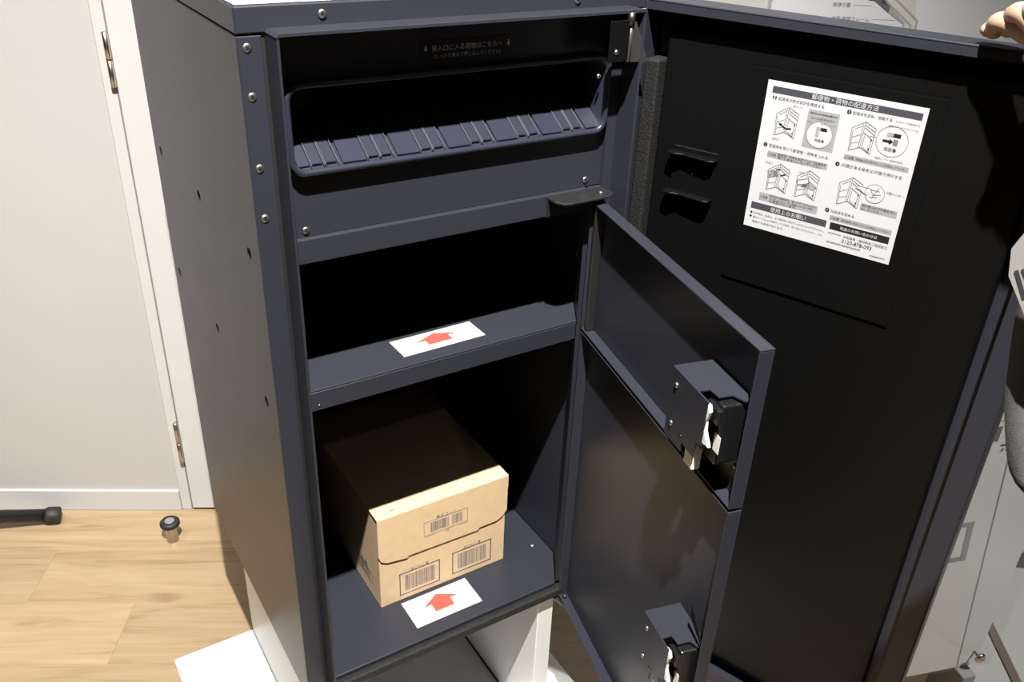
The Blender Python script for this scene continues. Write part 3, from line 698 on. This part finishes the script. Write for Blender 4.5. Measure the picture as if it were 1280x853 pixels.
def barcode(x0, x1, z0, z1, y, thick, seed, gapmid=False, title='商品コード', parent=ct, fn=None):
    rnd = random.Random(seed); mb = MB(); fn = fn or (lambda u, v: (u, y, v))
    def R4(m, a0, b0, a1, b1): mb.use(m).poly([fn(a0, b0), fn(a1, b0), fn(a1, b1), fn(a0, b1)])
    t = thick
    R4(INKBLUE, x0, z0, x1, z0 + t); R4(INKBLUE, x0, z1 - t, x1, z1); R4(INKBLUE, x0, z0, x0 + t, z1); R4(INKBLUE, x1 - t, z0, x1, z1)
    w_, h_ = x1 - x0, z1 - z0
    u = x0 + w_ * 0.14; e = x0 + w_ * 0.87
    while u < e:
        bw = rnd.choice((0.0005, 0.0009, 0.0014)); 
        if not (gapmid and 0.56 < (u - x0) / w_ < 0.62): R4(INKBLUE, u, z0 + h_ * 0.16, min(e, u + bw), z1 - h_ * 0.14)
        u += bw + rnd.choice((0.0006, 0.0009, 0.0013))
    put_text(mb, title, x0 + w_ * 0.28, x0 + w_ * 0.72, z1 + 0.0035, fn, INKBLUE)
    if gapmid:
        put_text(mb, '上面', x0 + w_ * 0.47, x0 + w_ * 0.56, z0 - 0.0042, fn, INKBLUE)
        R4(INKBLUE, x0 + w_ * 0.02, z0 - 0.0026, x0 + w_ * 0.24, z0 - 0.0021); R4(INKBLUE, x0 + w_ * 0.80, z0 - 0.0026, x0 + w_, z0 - 0.0021)
    return mb.build('barcode_print', None, parent)
barcode(0.2775, 0.3720, -0.946, -0.9125, cy0 - 0.0005, 0.0008, 3, True)
barcode(0.2255, 0.3125, -1.0760, -1.0200, cy0 + 0.0027, 0.0023, 5, False, 'あじわい 茶')
barcode(0.3400, 0.4290, -1.0740, -1.0180, cy0 + 0.0027, 0.0023, 8, False, 'あじわい 茶')
barcode(0.1450, 0.2200, -1.0560, -1.0290, 0, 0.0012, 9, False, '商品', fn=lambda u, v: (cx0 - 0.0004, u, v))
for xx in (0.215, 0.420): MB().prism([(xx, 0.118), (xx + 0.010, 0.1175), (xx + 0.0092, 0.120), (xx + 0.001, 0.1205)], cz1 + 0.0, cz1 + 0.0003, 2).build('lid_notch', KRAFTD if xx < 0.3 else CARDP, ct)

# =================================================================== ARROW CARDS
def arrow_card(x0, x1, y0, y1, z, label, skew=0.0):
    mb = MB().use(CARDP); mb.box(x0, x1, y0, y1, z, z + 0.0007)
    X = lambda u, v: (x0 + u * (x1 - x0), y0 + v * (y1 - y0), z + 0.0009)
    mb.use(RED).raw([X(*p) for p in ((0.50, 0.86), (0.76, 0.56), (0.64, 0.56), (0.64, 0.28), (0.355, 0.28), (0.355, 0.56), (0.24, 0.56))], [(0, 1, 2, 3, 4, 5, 6)])
    mb.use(INKL).raw([X(*p) for p in ((0.0, 0.155), (1.0, 0.155), (1.0, 0.175), (0.0, 0.175))], [(0, 1, 2, 3)])
    o = rebase(mb.build('arrow_card', None)); o.rotation_euler = (0, 0, skew)
    return tag(o, label, 'card', 'cards with a red arrow')
arrow_card(0.2095, 0.3555, 0.0270, 0.0790, -0.493, 'white card with red arrow lying on the bare middle shelf', 0.02)
arrow_card(0.2235, 0.3640, 0.0285, 0.0990, -1.088, 'white card with red arrow lying before the cardboard carton', 0.0)

# =================================================================== FLOOR THINGS AT THE LEFT
ds = empty('door_stop', *WP(-0.015, 0.134, -ZF), 'short nickel floor door stop with black rubber cap', 'door stop')
dx, dy, _ = WP(-0.015, 0.134, 0)
MB().lathe([(0.0160, 0), (0.0165, 0.003), (0.0150, 0.005), (0.0145, 0.046), (0.0145, 0.0520)], (dx, dy, -ZF), 2, 28).build('post', BRUSHED, ds)
MB().lathe([(0.0145, 0.0522), (0.0245, 0.0535), (0.0265, 0.057), (0.0260, 0.064), (0.0225, 0.068), (0.0135, 0.068)], (dx, dy, -ZF), 2, 32).build('rubber_cap', RUBBER, ds)
MB().lathe([(0.0130, 0.0682), (0.0130, 0.0690), (0.010, 0.0695)], (dx, dy, -ZF), 2, 28).build('cap_disc', GREYP, ds)
# black tripod floor stand, one leg reaching into view
fx, fy = -0.98, 1.405
ts = empty('tripod_stand', fx, fy, -ZF, 'black tripod floor stand with a tube leg on the wood floor', 'tripod')
tip = Vector((-0.2960, 1.2360)); base = Vector((fx, fy))
L0 = (tip - base).length; a0 = math.atan2(tip.y - base.y, tip.x - base.x)
for k_ in range(3):
    t_ = a0 + k_ * 2 * math.pi / 3; LL = L0 if k_ == 0 else L0 * (0.28 if k_ == 1 else 0.9)
    u = Vector((math.cos(t_), math.sin(t_)))
    p1 = (fx + u.x * LL * 0.955, fy + u.y * LL * 0.955, -ZF + 0.0255); p0 = (fx, fy, -ZF + 0.150)
    MB().tube([p0, p1], 0.0185, 16).build('leg', BLACKP, ts)
    e1 = Vector(p1); dv = (e1 - Vector(p0)).normalized()
    MB().tube([tuple(e1 - dv * 0.012), tuple(e1 - dv * 0.006), tuple(e1 + dv * 0.024), tuple(e1 + dv * 0.0275)], [0.0200, 0.0240, 0.0240, 0.020], 18).build('foot_cap', RUBBER, ts)
MB().lathe([(0.03, 0.12), (0.03, 0.19), (0.018, 0.20), (0.018, 1.35), (0.012, 1.36)], (fx, fy, -ZF), 2, 20).build('pole', BLACKP, ts)

# =================================================================== DISPLAY BOARD ON THE BACK WALL
db = empty('display_board', *WP(2.1, 0.03, -1.0), 'white printed display board on the wall showing a window frame corner', 'board')
pa = wbox('panel', 1.443, 3.0, 0.0005, 0.030, -1.0, 1.2, BOARD, db, 0.001)
pr = MB(); fw_ = lambda a, z: WP(a, 0.0306, z); fw2 = lambda a, z: WP(a, 0.0310, z)
put_text(pr, '既存の窓', 1.577, 1.616, -0.0765, fw_, INKD); put_text(pr, '内窓 樹脂フレーム', 1.580, 1.664, -0.1050, fw_, INKM)
pr.use(INKL).poly([fw_(1.622, -0.0762), fw_(1.662, -0.0762), fw_(1.662, -0.0770), fw_(1.622, -0.0770)]).poly([fw_(1.669, -0.1045), (*fw_(1.722, -0.1045),), fw_(1.722, -0.1053), fw_(1.669, -0.1053)])
for m_, pts in ((PICL, [(1.60, 0.02), (1.735, 0.02), (1.768, -0.098), (1.775, -0.14), (1.741, -0.14), (1.741, -0.112), (1.705, -0.088), (1.665, -0.060), (1.60, -0.02)]),
                (PICD, [(1.60, 0.005), (1.668, -0.050), (1.705, -0.078), (1.703, -0.090), (1.666, -0.066), (1.655, -0.066), (1.60, -0.022)]),
                (PICG, [(1.705, -0.078), (1.745, -0.110), (1.745, -0.14), (1.741, -0.14), (1.741, -0.112), (1.703, -0.090)]),
                (PICG, [(1.60, 0.03), (1.700, -0.050), (1.774, -0.104), (1.774, -0.14), (1.770, -0.14), (1.770, -0.106), (1.698, -0.053), (1.60, 0.026)]),
                (PICD, [(1.680, -0.050), (1.692, -0.052), (1.694, -0.072), (1.685, -0.072)]),
                (PICG, [(1.69, -0.062), (1.762, -0.114), (1.762, -0.14), (1.758, -0.14), (1.758, -0.116), (1.688, -0.065)])):
    pr.use(m_).poly([fw2(*p) if m_ is not PICL else fw_(*p) for p in pts])
pr.build('board_print', None, db)

# =================================================================== FREE-STANDING SIGN AT THE RIGHT
sg_o = (1.223, -0.378); sa = math.radians(162 - 180); sd = (math.cos(sa), math.sin(sa)); sn = (sd[1], -sd[0])
def SP(s, o, z): return (sg_o[0] + s * sd[0] + o * sn[0], sg_o[1] + s * sd[1] + o * sn[1], z)
sg = empty('sign_stand', *SP(-0.1, -0.03, -ZF), 'white floor sign under a clear acrylic sheet held by a brass stud', 'sign')
def sbox(name, s0, s1, o0, o1, z0, z1, m, bev=0.0): return MB().box(s0, s1, o0, o1, z0, z1, bev).xf(SP).build(name, m, sg)
sbox('panel', -0.42, 0.1945, -0.020, 0.0, -1.400, -0.42, SIGNW, 0.001)
sbox('acrylic_sheet', -0.42, 0.2150, 0.012, 0.0165, -1.385, -0.42, ACRYL)
sp_ = MB(); fs_ = lambda s, z: SP(s, 0.0006, z)
sp_.use(INKM).poly([fs_(-0.03, -0.717), fs_(0.0215, -0.716), fs_(0.0215, -0.7505), fs_(-0.03, -0.7505)])
sp_.use(INKL).poly([fs_(0.012, -0.702), fs_(0.034, -0.702), fs_(0.034, -0.704), fs_(0.012, -0.704)]).poly([fs_(0.030, -0.7125), fs_(0.040, -0.7125), fs_(0.040, -0.7150), fs_(0.030, -0.7150)])
sp_.use(INKD).poly([fs_(0.032, -0.7605), fs_(0.062, -0.7605), fs_(0.062, -0.7640), fs_(0.032, -0.7640)])
put_text(sp_, 'ダーク', 0.0345, 0.066, -0.774, fs_, INKD)
for q in (((-0.03, -0.950), (0.040, -0.950), (0.040, -0.962), (-0.03, -0.962)), ((0.026, -0.962), (0.040, -0.962), (0.052, -1.056), (0.038, -1.056)), ((-0.03, -1.044), (0.040, -1.044), (0.040, -1.056), (-0.03, -1.056))): sp_.use(INKL).poly([fs_(*p) for p in q])
sp_.use(INKL).poly([fs_(0.0545, -0.745), fs_(0.0575, -0.745), fs_(0.1455, -1.398), fs_(0.1425, -1.398)])
sp_.build('sign_print', None, sg)
sk = MB().lathe([(0.0030, 0.0), (0.0030, 0.0165), (0.0125, 0.017), (0.0125, 0.021), (0.010, 0.0235), (0.004, 0.0240)], (0, 0, 0), 1, 24)
sk.xf(lambda x, y, z: SP(0.177 + x, y, -1.356 + z)).build('standoff_stud', BRASS, sg)
for s_ in (-0.36, 0.145):
    sbox('foot', s_ - 0.006, s_ + 0.030, -0.060, 0.030, -ZF, -1.400, GREYP, 0.002)
# low pale platform with brown edging beside the sign
pf = empty('display_platform', 2.05, -0.55, -ZF, 'low pale grey display platform with dark brown edging', 'platform')
pe = [(1.655, -0.355), (1.560, -0.478)]
dv = Vector((pe[1][0] - pe[0][0], pe[1][1] - pe[0][1])).normalized(); nv = Vector((-dv.y, dv.x))
q0 = Vector(pe[0]) - dv * 0.25; q1 = Vector(pe[1]) + dv * 0.55
def quad(o0, o1): return [(q0 + nv * o0)[:], (q1 + nv * o0)[:], (q1 + nv * o1)[:], (q0 + nv * o1)[:]]
MB().prism([p[:2] for p in quad(0.011, 0.60)], -ZF, -ZF + 0.010, 2, 0.001).build('platform_top', PLATM, pf)
MB().prism([p[:2] for p in quad(-0.011, 0.0108)], -ZF, -ZF + 0.011, 2, 0.001).build('edging', BROWN, pf)
MB().prism([p[:2] for p in quad(-0.15, -0.0112)], -ZF, -ZF + 0.006, 2, 0.001).build('mat_strip', PLATM, pf)

# =================================================================== PERSON HOLDING THE DOOR
def skin_obj(name, chains, m, parent, sub=2, roots=(0,)):
    """chains: list of [(point in metres, radius), ...]; a point repeated in a later chain is shared"""
    pts, rad, idx, edges, rts = [], [], {}, [], []
    for c in chains:
        prev = None
        for j, (p, r) in enumerate(c):
            key = tuple(round(v, 4) for v in p)
            new = key not in idx
            if new: idx[key] = len(pts); pts.append(p); rad.append(r)
            if j == 0 and new: rts.append(idx[key])
            if prev is not None: edges.append((prev, idx[key]))
            prev = idx[key]
    me = bpy.data.meshes.new(name); me.from_pydata([tuple(p) for p in pts], edges, [])
    o = bpy.data.objects.new(name, me); COL.objects.link(o)
    md = o.modifiers.new('skin', 'SKIN'); md.use_smooth_shade = True; md.branch_smoothing = 0.6
    sv = o.data.skin_vertices[0].data
    for i, r in enumerate(rad):
        sv[i].radius = r if isinstance(r, tuple) else (r, r); sv[i].use_root = i in rts
    sb = o.modifiers.new('sub', 'SUBSURF'); sb.levels = sub; sb.render_levels = sub
    dg = bpy.context.evaluated_depsgraph_get(); dg.update()
    me2 = bpy.data.meshes.new_from_object(o.evaluated_get(dg))
    bpy.data.objects.remove(o)
    for v in me2.vertices: v.co -= parent.location
    me2.materials.clear(); me2.materials.append(m)
    for p in me2.polygons: p.use_smooth = True
    o = bpy.data.objects.new(name, me2); COL.objects.link(o); o.parent = parent
    return o
def U(x, y, zm): return (x * S, y * S, zm)
FWD = Vector((-0.84, 0.54, 0)); SID = Vector((0.54, 0.84, 0))
pc = Vector(U(0.76, -0.905, 0))
person = bpy.data.objects.new('person', None); COL.objects.link(person); person.location = pc
tag(person, 'person in grey jacket leaning in with one hand on the open outer door', 'person')
def A(f, s, z): return tuple(pc + FWD * f + SID * s + Vector((0, 0, z)))
pel = A(-0.03, 0, 0.90); sp1 = A(0.045, 0, 1.06); chst = A(0.075, 0, 1.25); nk0 = A(0.100, 0, 1.40); nk1 = A(0.120, 0, 1.535)
shR = A(0.085, 0.165, 1.36); shL = A(0.085, -0.165, 1.36)
elR = U(0.930, -0.735, 1.10); wrR = (0.520, -0.430, 1.118)
palm0 = (0.5155, -0.396, 1.119); palm1 = (0.5228, -0.3655, 1.1165)
elL = A(0.00, -0.245, 1.08); wrL = (0.352, -0.655, 1.000); plL = (0.331, -0.612, 1.006)
body = [
    [(pel, (0.10, 0.085)), (sp1, (0.10, 0.085)), (chst, (0.10, 0.085)), (nk0, 0.052), (nk1, 0.050)],
    [(chst, 0.10), (shR, 0.042), (elR, 0.036), (wrR, (0.026, 0.022)), (palm0, (0.026, 0.018)), (palm1, (0.022, 0.014))],
    [(chst, 0.10), (shL, 0.042), (elL, 0.036), (wrL, 0.025), (plL, 0.021)],
    [(pel, 0.10), (A(-0.04, 0.09, 0.84), 0.070), (A(-0.08, 0.10, 0.48), 0.055), (A(-0.14, 0.10, 0.10), 0.038), (A(-0.15, 0.10, 0.045), 0.036), (A(0.0, 0.11, 0.030), 0.026)],
    [(pel, 0.10), (A(-0.04, -0.09, 0.84), 0.070), (A(-0.08, -0.10, 0.48), 0.055), (A(-0.14, -0.10, 0.10), 0.038), (A(-0.15, -0.10, 0.045), 0.036), (A(0.0, -0.11, 0.030), 0.026)],
    # right-hand fingers laid over the top edge of the door
    [((0.5440, -0.3460, 1.1150), 0.0075), ((0.5473, -0.3200, 1.1200), 0.0072), ((0.5435, -0.3080, 1.1160), 0.0068), ((0.5382, -0.3055, 1.1085), 0.0062)],
    [((0.5304, -0.3560, 1.1140), 0.0090), ((0.5276, -0.3340, 1.1235), 0.0088), ((0.5279, -0.3221, 1.1245), 0.0090), ((0.5372, -0.3150, 1.1165), 0.0080), ((0.5435, -0.3145, 1.1085), 0.0072)],
    [((0.5214, -0.3680, 1.1180), 0.0095), ((0.5230, -0.3480, 1.1320), 0.0094), ((0.5225, -0.3390, 1.1345), 0.0097), ((0.5330, -0.3290, 1.1260), 0.0085), ((0.5440, -0.3260, 1.1120), 0.0075)],
    [((0.5180, -0.3780, 1.1200), 0.0092), ((0.5180, -0.3600, 1.1370), 0.0090), ((0.5190, -0.3520, 1.1390), 0.0090), ((0.5300, -0.3420, 1.1320), 0.0082), ((0.5420, -0.3390, 1.1140), 0.0072)],
    [((0.5130, -0.3960, 1.1130), 0.0115), ((0.5085, -0.3840, 1.0980), 0.0105), ((0.5085, -0.3700, 1.0930), 0.0085)],
    # left-hand fingers pinching the leaflet
    [((0.333, -0.6050, 1.0200), 0.0090), ((0.341, -0.5700, 1.0330), 0.0085), ((0.333, -0.5330, 1.0320), 0.0075)],
    [((0.335, -0.6040, 1.0100), 0.0092), ((0.344, -0.5680, 1.0180), 0.0088), ((0.335, -0.5260, 1.0160), 0.0076)],
    [((0.335, -0.6060, 1.0000), 0.0088), ((0.343, -0.5720, 1.0030), 0.0082), ((0.335, -0.5340, 1.0000), 0.0072)],
    [((0.333, -0.6100, 0.9910), 0.0080), ((0.340, -0.5820, 0.9900), 0.0074), ((0.332, -0.5530, 0.9880), 0.0064)],
    [((0.322, -0.6180, 1.0150), 0.0105), ((0.298, -0.6000, 1.0220), 0.0095), ((0.296, -0.5680, 1.0200), 0.0080)],
]
skin_obj('body', body, SKIN, person)
# head: a shaped ovoid with nose, brow, chin and ears
hc = Vector(A(0.140, 0, 1.580))
hm = MB(); bmesh.ops.create_uvsphere(hm.bm, u_segments=32, v_segments=24, radius=1.0)
for v in hm.bm.verts:
    x, y, z = v.co      # x forward, y side, z up
    k = 1 - 0.28 * max(0, -z) ** 1.5 - 0.04 * max(0, z)
    fx_, sy_, zz = x * 0.095 * k, y * 0.076 * k, z * 0.118
    if x > 0.8 and abs(y) < 0.25 and -0.35 < z < 0.15: fx_ += 0.020 * (1 - abs(y) / 0.25) * (0.15 - z) / 0.5
    if x > 0.6 and 0.02 < z < 0.22 and 0.25 < abs(y) < 0.6: fx_ -= 0.006
    if abs(y) > 0.93 and -0.2 < z < 0.2: sy_ *= 1.14
    v.co = hc + FWD * fx_ + SID * sy_ + Vector((0, 0, zz)) - pc
for f in hm.bm.faces: f.smooth = True
hm.build('head', SKIN, person, world=False)
for s_ in (-1, 1):
    em = MB(); bmesh.ops.create_uvsphere(em.bm, u_segments=12, v_segments=8, radius=0.011)
    for v in em.bm.verts: v.co = v.co + (hc + FWD * 0.078 + SID * 0.032 * s_ + Vector((0, 0, 0.012))) - pc
    em.build('eye', HAIRM, person, world=False)
hr = MB(); bmesh.ops.create_uvsphere(hr.bm, u_segments=32, v_segments=24, radius=1.0)
bmesh.ops.delete(hr.bm, geom=[v for v in hr.bm.verts if v.co.x > 0.55 and v.co.z < 0.45 or v.co.z < -0.75], context='VERTS')
for v in hr.bm.verts:
    x, y, z = v.co; v.co = hc + FWD * (x * 0.104 - 0.006) + SID * y * 0.086 + Vector((0, 0, z * 0.126 + 0.004)) - pc
for f in hr.bm.faces: f.smooth = True
hr.build('hair', HAIRM, person, world=False)
# jacket: lofted rings with a hem that hangs forward, and sleeves
rings = [(0.790, -0.065, 0.145, 0.180), (0.80, -0.065, 0.150, 0.186), (0.86, -0.055, 0.146, 0.182), (0.95, -0.010, 0.130, 0.170), (1.06, 0.045, 0.122, 0.162), (1.15, 0.080, 0.122, 0.168), (1.25, 0.110, 0.122, 0.180), (1.33, 0.130, 0.112, 0.188), (1.375, 0.140, 0.098, 0.165), (1.405, 0.150, 0.078, 0.110), (1.435, 0.160, 0.064, 0.070)]
jm = MB(); n = 48; vv = []; fs = []
HX = 0.0
for i, (z, f0, a_, b_) in enumerate(rings):
    for k_ in range(n):
        t = 2 * math.pi * k_ / n
        wv = 1 + 0.022 * math.sin(5 * t + i * 0.5) + 0.012 * math.sin(9 * t - i)
        vv.append(Vector(A(f0 * 0.66 + HX + math.cos(t) * a_ * wv, math.sin(t) * b_ * wv, z)) - pc)
for i in range(len(rings) - 1):
    for k_ in range(n): fs.append((i * n + k_, i * n + (k_ + 1) % n, (i + 1) * n + (k_ + 1) % n, (i + 1) * n + k_))
jm.raw([tuple(v) for v in vv], fs, True); jk = jm.build('jacket', COAT, person, world=False)
sd_ = jk.modifiers.new('thick', 'SOLIDIFY'); sd_.thickness = 0.004
def sleeve(sh_, el_, wr_):
    a, b, c = Vector(sh_), Vector(el_), Vector(wr_)
    skin_obj('sleeve', [[(tuple(a.lerp(Vector(chst), 0.25) + Vector((0, 0, -0.02))), 0.080), (tuple(a), 0.074), (tuple(a.lerp(b, 0.5)), 0.060), (tuple(b), 0.055), (tuple(b.lerp(c, 0.82)), 0.042)]], COAT, person)
sleeve(shR, elR, wrR); sleeve(shL, elL, wrL)
# open front of the jacket hanging forward as the person leans in
OUT = [(0.3921, -0.4682, 1.0182), (0.3729, -0.4742, 0.998), (0.3608, -0.4829, 0.9806), (0.3447, -0.5002, 0.9537), (0.3302, -0.5166, 0.9299), (0.3208, -0.5312, 0.9136), (0.3157, -0.5447, 0.8957), (0.3126, -0.5563, 0.8825)]
fm = MB(); vv = []; fs = []; m_n = 9
for i, p in enumerate(OUT):
    t = i / (len(OUT) - 1); q = Vector(A(0.125 - 0.005 * t, -0.03 - 0.02 * t, 1.22 - 0.36 * t)); p = Vector(p)
    for k_ in range(m_n):
        u_ = k_ / (m_n - 1); w_ = q.lerp(p, u_) + SID * (0.022 * math.sin(u_ * 5.2 + t * 2.0)) + Vector((0, 0, 0.02 * math.sin(math.pi * u_) * (1 - 2 * t)))
        vv.append(tuple(w_ - pc))
for i in range(len(OUT) - 1):
    for k_ in range(m_n - 1): fs.append((i * m_n + k_, i * m_n + k_ + 1, (i + 1) * m_n + k_ + 1, (i + 1) * m_n + k_))
fm.raw(vv, fs, True); jf = fm.build('jacket_front', COAT, person, world=False)
sb_ = jf.modifiers.new('smooth', 'SUBSURF'); sb_.levels = 1; sb_.render_levels = 1
sd_ = jf.modifiers.new('thick', 'SOLIDIFY'); sd_.thickness = 0.006
HP = A(-0.04, 0, 0.86)
skin_obj('trousers', [[(A(-0.03, 0, 0.93), (0.145, 0.120)), (HP, (0.14, 0.115))]] + [[(HP, 0.14), (A(-0.045, s_ * 0.092, 0.78), 0.090), (A(-0.08, s_ * 0.10, 0.48), 0.072), (A(-0.14, s_ * 0.10, 0.09), 0.060)] for s_ in (1, -1)], TROUS, person)
for s_ in (-1, 1):
    shm = MB()
    prof = [(-0.075, 0.030, 0.07), (-0.06, 0.038, 0.085), (0.0, 0.040, 0.085), (0.06, 0.042, 0.062), (0.12, 0.046, 0.046), (0.17, 0.038, 0.034), (0.190, 0.018, 0.022)]
    vv = []; fs = []; n = 14
    for f_, w_, h_ in prof:
        for k_ in range(n):
            t = 2 * math.pi * k_ / n
            vv.append(tuple(Vector(A(f_ - 0.13, s_ * 0.105 + w_ * math.cos(t), max(0.0, h_ / 2 + h_ / 2 * math.sin(t) * 1.0))) - pc))
    for i in range(len(prof) - 1):
        for k_ in range(n): fs.append((i * n + k_, i * n + (k_ + 1) % n, (i + 1) * n + (k_ + 1) % n, (i + 1) * n + k_))
    fs += [tuple(range(n)), tuple(range((len(prof) - 1) * n, len(prof) * n))]
    shm.raw(vv, fs, True); shm.build('shoe', SHOEM, person, world=False)
# leaflet in the other hand
lf_pts = [(0.3289, -0.4904, 1.0268), (0.3278, -0.4947, 1.0103), (0.3188, -0.5312, 0.9766), (0.3065, -0.5809, 1.0103), (0.3146, -0.5482, 1.089), (0.325, -0.5063, 1.0674)]
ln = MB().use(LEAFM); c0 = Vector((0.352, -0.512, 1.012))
pv = [Vector(p) for p in lf_pts]
nrm = (pv[1] - pv[0]).cross(pv[4] - pv[0]).normalized() * 0.0008
vv = [tuple(p) for p in pv] + [tuple(p + nrm) for p in pv]; k6 = len(pv)
ln.raw(vv, [tuple(range(k6)), tuple(range(2 * k6 - 1, k6 - 1, -1))] + [(i, (i + 1) % k6, k6 + (i + 1) % k6, k6 + i) for i in range(k6)])
for (p, q, w_) in (((0.3268, -0.4987, 1.016), (0.324, -0.5104, 1.002), 0.0016), ((0.3259, -0.5025, 1.0185), (0.3226, -0.516, 1.006), 0.0012)):
    p, q = Vector(p), Vector(q); d_ = (q - p).normalized(); s_ = d_.cross(nrm.normalized()) * w_
    for o_2 in (nrm * 1.4, nrm * -0.4): ln.use(INKD).poly([tuple(p + s_ + o_2), tuple(q + s_ + o_2), tuple(q - s_ + o_2), tuple(p - s_ + o_2)])
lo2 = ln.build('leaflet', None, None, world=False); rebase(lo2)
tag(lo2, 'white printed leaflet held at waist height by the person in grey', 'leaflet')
